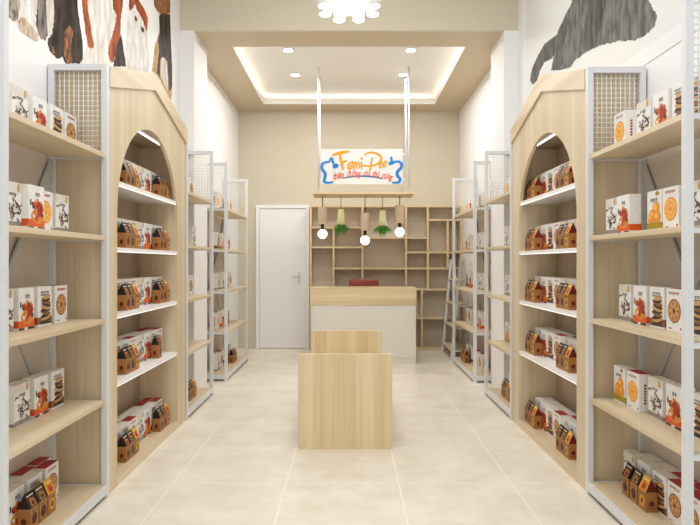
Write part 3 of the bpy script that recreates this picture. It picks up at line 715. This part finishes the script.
for nm, strokes in (('bone_outline', blues[:3]), ('bone_outline', blues[3:]), ('underline_swoosh', [q for q in SIGN_STROKES if q[0] == 'deepblue']),
                    ('shop_name', [q for q in SIGN_STROKES if q[0] == 'orange'])):
    m = MB(); k = 0
    for c, w, p in strokes:
        if True: ribbon(m, p, w*(1.7 if c != 'orange' else 1.45), 'sign_'+c, -0.0092-0.0004*(k % 4)); k += 1
    m.build(nm, t, recalc=False)
tb = MB(); 
for txt, (x, z), ang, w in SIGN_WORDS:
    cu = bpy.data.curves.new('w', 'FONT'); cu.body = txt; cu.size = 0.1; cu.shear = 0.25; cu.align_x = 'CENTER'; cu.extrude = 0; cu.offset = 0.0025
    ob = bpy.data.objects.new('w', cu); C.objects.link(ob)
    bpy.context.view_layer.update()
    dg = bpy.context.evaluated_depsgraph_get(); me = bpy.data.meshes.new_from_object(ob.evaluated_get(dg))
    xs = [v.co.x for v in me.vertices]
    sc = w/(max(xs)-min(xs)); sy = sc*1.7
    M = Matrix.Translation((x, -0.0106, z)) @ Matrix.Rotation(-math.radians(ang), 4, 'Y') @ Matrix.Rotation(PI/2, 4, 'X') @ Matrix.Diagonal((sc, sy, 1, 1))
    me.transform(M)
    off = len(tb.bm.verts); tb.bm.verts.ensure_lookup_table()
    nv = [tb.bm.verts.new(v.co) for v in me.vertices]
    for p in me.polygons:
        try: f = tb.bm.faces.new([nv[i] for i in p.vertices]); f.material_index = tb.mi('sign_red')
        except ValueError: pass
    bpy.data.objects.remove(ob); bpy.data.meshes.remove(me)
tb.build('tagline', t, recalc=False)
for x in (-0.588, 0.588):
    for z in (-0.18, 0.18):
        a, b = sorted((x*0.965, x*1.0345)); B('clip', 'white_metal', a, b, 0.0045, 0.0075, z-0.012, z+0.012, t)
PY = 8.25; sc_ = PY/600
def px_(x): return (x-349)*sc_
def pz_(y): return 1.4+(262-y)*sc_
for i, (x, yt, yb, bx_, by_, lb) in enumerate(((322.5,207,223.6,322.5,233.5,'leftmost globe bulb pendant with wooden cup, left of the planters'),
        (365,212.4,230,364.9,239.8,'lowest globe bulb pendant with wooden cup, between the two planters'),
        (399.7,204.7,222.4,399.7,231.6,'rightmost globe bulb pendant with wooden cup, right of the planters'))):
    t = thing('pendant_lamp', lb, 'pendant lamp', (px_(x), PY, HZ), 0, 'globe pendant lamps under the plank')
    z = lambda y: pz_(y)-HZ
    m = MB(); m.tube([(0,0,z(yt)),(0,0,-0.0003)], 0.006, 'cord_black', 8); m.build('cord', t)
    m = MB(); r_ = 0.062; m.lathe([(0.012,z(yt)),(r_-0.004,z(yt)),(r_,z(yt)-0.004),(r_,z(yb)+0.003),(r_-0.003,z(yb)),(0.012,z(yb))], 'cup_wood', 28); m.build('wooden_cup', t)
    m = MB(); m.lathe([(0.022,z(yb)-0.0003),(0.024,z(yb)-0.01),(0.022,z(by_)+0.055)], 'black_plastic', 16); m.build('socket', t)
    m = MB(); R_ = 0.063; prof = [(0.02, z(by_)+0.0547)]+[(R_*math.cos(a), z(by_)+R_*math.sin(a)) for a in [PI/2-0.45-(PI-0.5)*k/14 for k in range(15)]]
    m.lathe(prof, 'bulb_glow', 24); m.build('bulb', t)
for i, (x, yt, yb, yp, lb) in enumerate(((341,208.7,224.3,235,'left hanging planter, pale yellow tapered cup with grass hanging down'),
        (382.6,210,225.6,236,'right hanging planter, pale yellow tapered cup with grass hanging down'))):
    t = thing('hanging_planter', lb, 'planter', (px_(x), PY, HZ), 0, 'upside-down planters under the plank')
    z = lambda y: pz_(y)-HZ
    m = MB(); m.tube([(0,0,z(yt)),(0,0,-0.0003)], 0.004, 'cord_black', 8); m.build('cord', t)
    m = MB(); m.lathe([(0.010,z(yt)),(0.037,z(yt)),(0.040,z(yt)-0.004),(0.058,z(yb)),(0.05,z(yb)),(0.045,z(yb)+0.02)], 'cup_yellow', 24); m.build('planter_cup', t)
    m = MB(); rg = random.Random(40+i); zb = z(yb)+0.01; dp = z(yb)-z(yp)
    for k in range(150):
        a = rg.uniform(0, 2*PI); reach = rg.uniform(0.01, 0.155); drop = dp*rg.uniform(0.75, 1.3)*(1-0.35*reach/0.155)
        c, s = math.cos(a), math.sin(a); w = 0.0075
        P = [(0.03,0.0),(0.03+reach*0.45,-drop*0.30),(0.03+reach*0.8,-drop*0.66),(0.02+reach,-drop)]
        for q in range(3):
            (r0, z0), (r1, z1) = P[q], P[q+1]; w0, w1 = w*(1-q/3.0), w*(1-(q+1)/3.0)+0.0006
            m.face([(c*r0-s*w0,s*r0+c*w0,zb+z0),(c*r0+s*w0,s*r0-c*w0,zb+z0),(c*r1+s*w1,s*r1-c*w1,zb+z1),(c*r1-s*w1,s*r1+c*w1,zb+z1)], 'leaf_green')
    m.build('grass_plant', t, recalc=False)

# ------------------------------------------------------------------ ceiling lamps
for x, y, lb in ((-0.745,7.35,'front left round downlight in the ceiling recess'),(0.755,7.35,'front right round downlight in the ceiling recess'),
                 (-0.742,8.31,'back left round downlight in the ceiling recess'),(0.752,8.31,'back right round downlight in the ceiling recess')):
    t = thing('downlight', lb, 'downlight', (x, y, ZR+0.01), 0, 'round downlights in the ceiling recess')
    m = MB(); m.lathe([(0.060,-0.001),(0.078,-0.001),(0.076,-0.008),(0.060,-0.012)], 'white_metal', 28); m.build('trim_ring', t)
    m = MB(); m.lathe([(0.0,-0.0125),(0.059,-0.0125),(0.059,-0.015),(0.0,-0.015)], 'downlight_glow', 24); m.build('lens', t)
CZ = 3.52; CYc = 5.05
t = thing('chandelier', 'white ceiling lamp with a ring of glowing cylinders', 'chandelier', (0, CYc, CZ))
m = MB(); m.lathe([(0.05,ZT-CZ-0.001),(0.09,ZT-CZ-0.001),(0.09,ZT-CZ-0.03),(0.05,ZT-CZ-0.03)], 'white_metal', 24); m.build('ceiling_rose', t)
m = MB(); m.tube([(0,0,0.16),(0,0,ZT-CZ-0.031)], 0.012, 'white_metal', 12); m.build('stem', t)
m = MB(); m.lathe([(0.0,0.159),(0.20,0.159),(0.215,0.14),(0.215,0.112),(0.16,0.1115),(0.158,0.03),(0.145,0.018),(0.0,0.010)], 'lamp_white', 36); m.build('diffuser', t)
for k in range(8):
    a = 2*PI*(k+0.5)/8; x, y = 0.222*math.cos(a), 0.222*math.sin(a)
    m = MB(); m.lathe([(0.050,0.11),(0.055,0.105),(0.056,0.004),(0.050,0.004)], 'white_paint', 24, (x, y, 0)); cup = m.build('lamp_cup', t)
    m = MB(); m.lathe([(0.0,0.0035),(0.0495,0.0035),(0.049,0.0),(0.040,-0.006),(0.0,-0.009)], 'lamp_white', 24, (x, y, 0)); m.build('cup_lens', cup)

# ------------------------------------------------------------------ light and camera
def area(name, loc, size, sy, power, col=(0.95,0.98,1.0), rot=(0,0,0)):
    l = bpy.data.lights.new(name, 'AREA'); l.shape = 'RECTANGLE'; l.size = size; l.size_y = sy; l.energy = power; l.color = col
    o = bpy.data.objects.new(name, l); C.objects.link(o); o.location = loc; o.rotation_euler = rot; return o
area('ceiling_panel_light', (0, 1.2, ZT-0.02), 2.4, 2.2, 42)
area('ceiling_panel_light', (0, 4.0, ZT-0.02), 2.4, 2.4, 48)
for x, y in ((-0.745,7.35),(0.755,7.35),(-0.742,8.31),(0.752,8.31)):
    l = bpy.data.lights.new('downlight_beam', 'AREA'); l.shape = 'DISK'; l.size = 0.115; l.energy = 14; l.color = (1, 0.995, 0.98)
    o = bpy.data.objects.new('downlight_beam', l); C.objects.link(o); o.location = (x, y, ZR-0.008)
w = bpy.data.worlds.new('World'); bpy.context.scene.world = w; w.use_nodes = True
bg = w.node_tree.nodes['Background']; bg.inputs['Color'].default_value = (0.96, 0.985, 1.0, 1); bg.inputs['Strength'].default_value = 0.85
cam = bpy.data.cameras.new('Camera'); cam.sensor_width = 36; cam.lens = 600/700*36; cam.shift_x = 1/700.0; cam.clip_start = 0.05
co = bpy.data.objects.new('Camera', cam); C.objects.link(co); co.location = (0,0,1.4); co.rotation_euler = (PI/2,0,0)
sc = bpy.context.scene; sc.camera = co
sc.view_settings.view_transform = 'Standard'; sc.view_settings.look = 'None'; sc.view_settings.gamma = 1; sc.view_settings.exposure = 0.1
sc.cycles.max_bounces = 10; sc.cycles.diffuse_bounces = 6; sc.cycles.caustics_reflective = False; sc.cycles.caustics_refractive = False
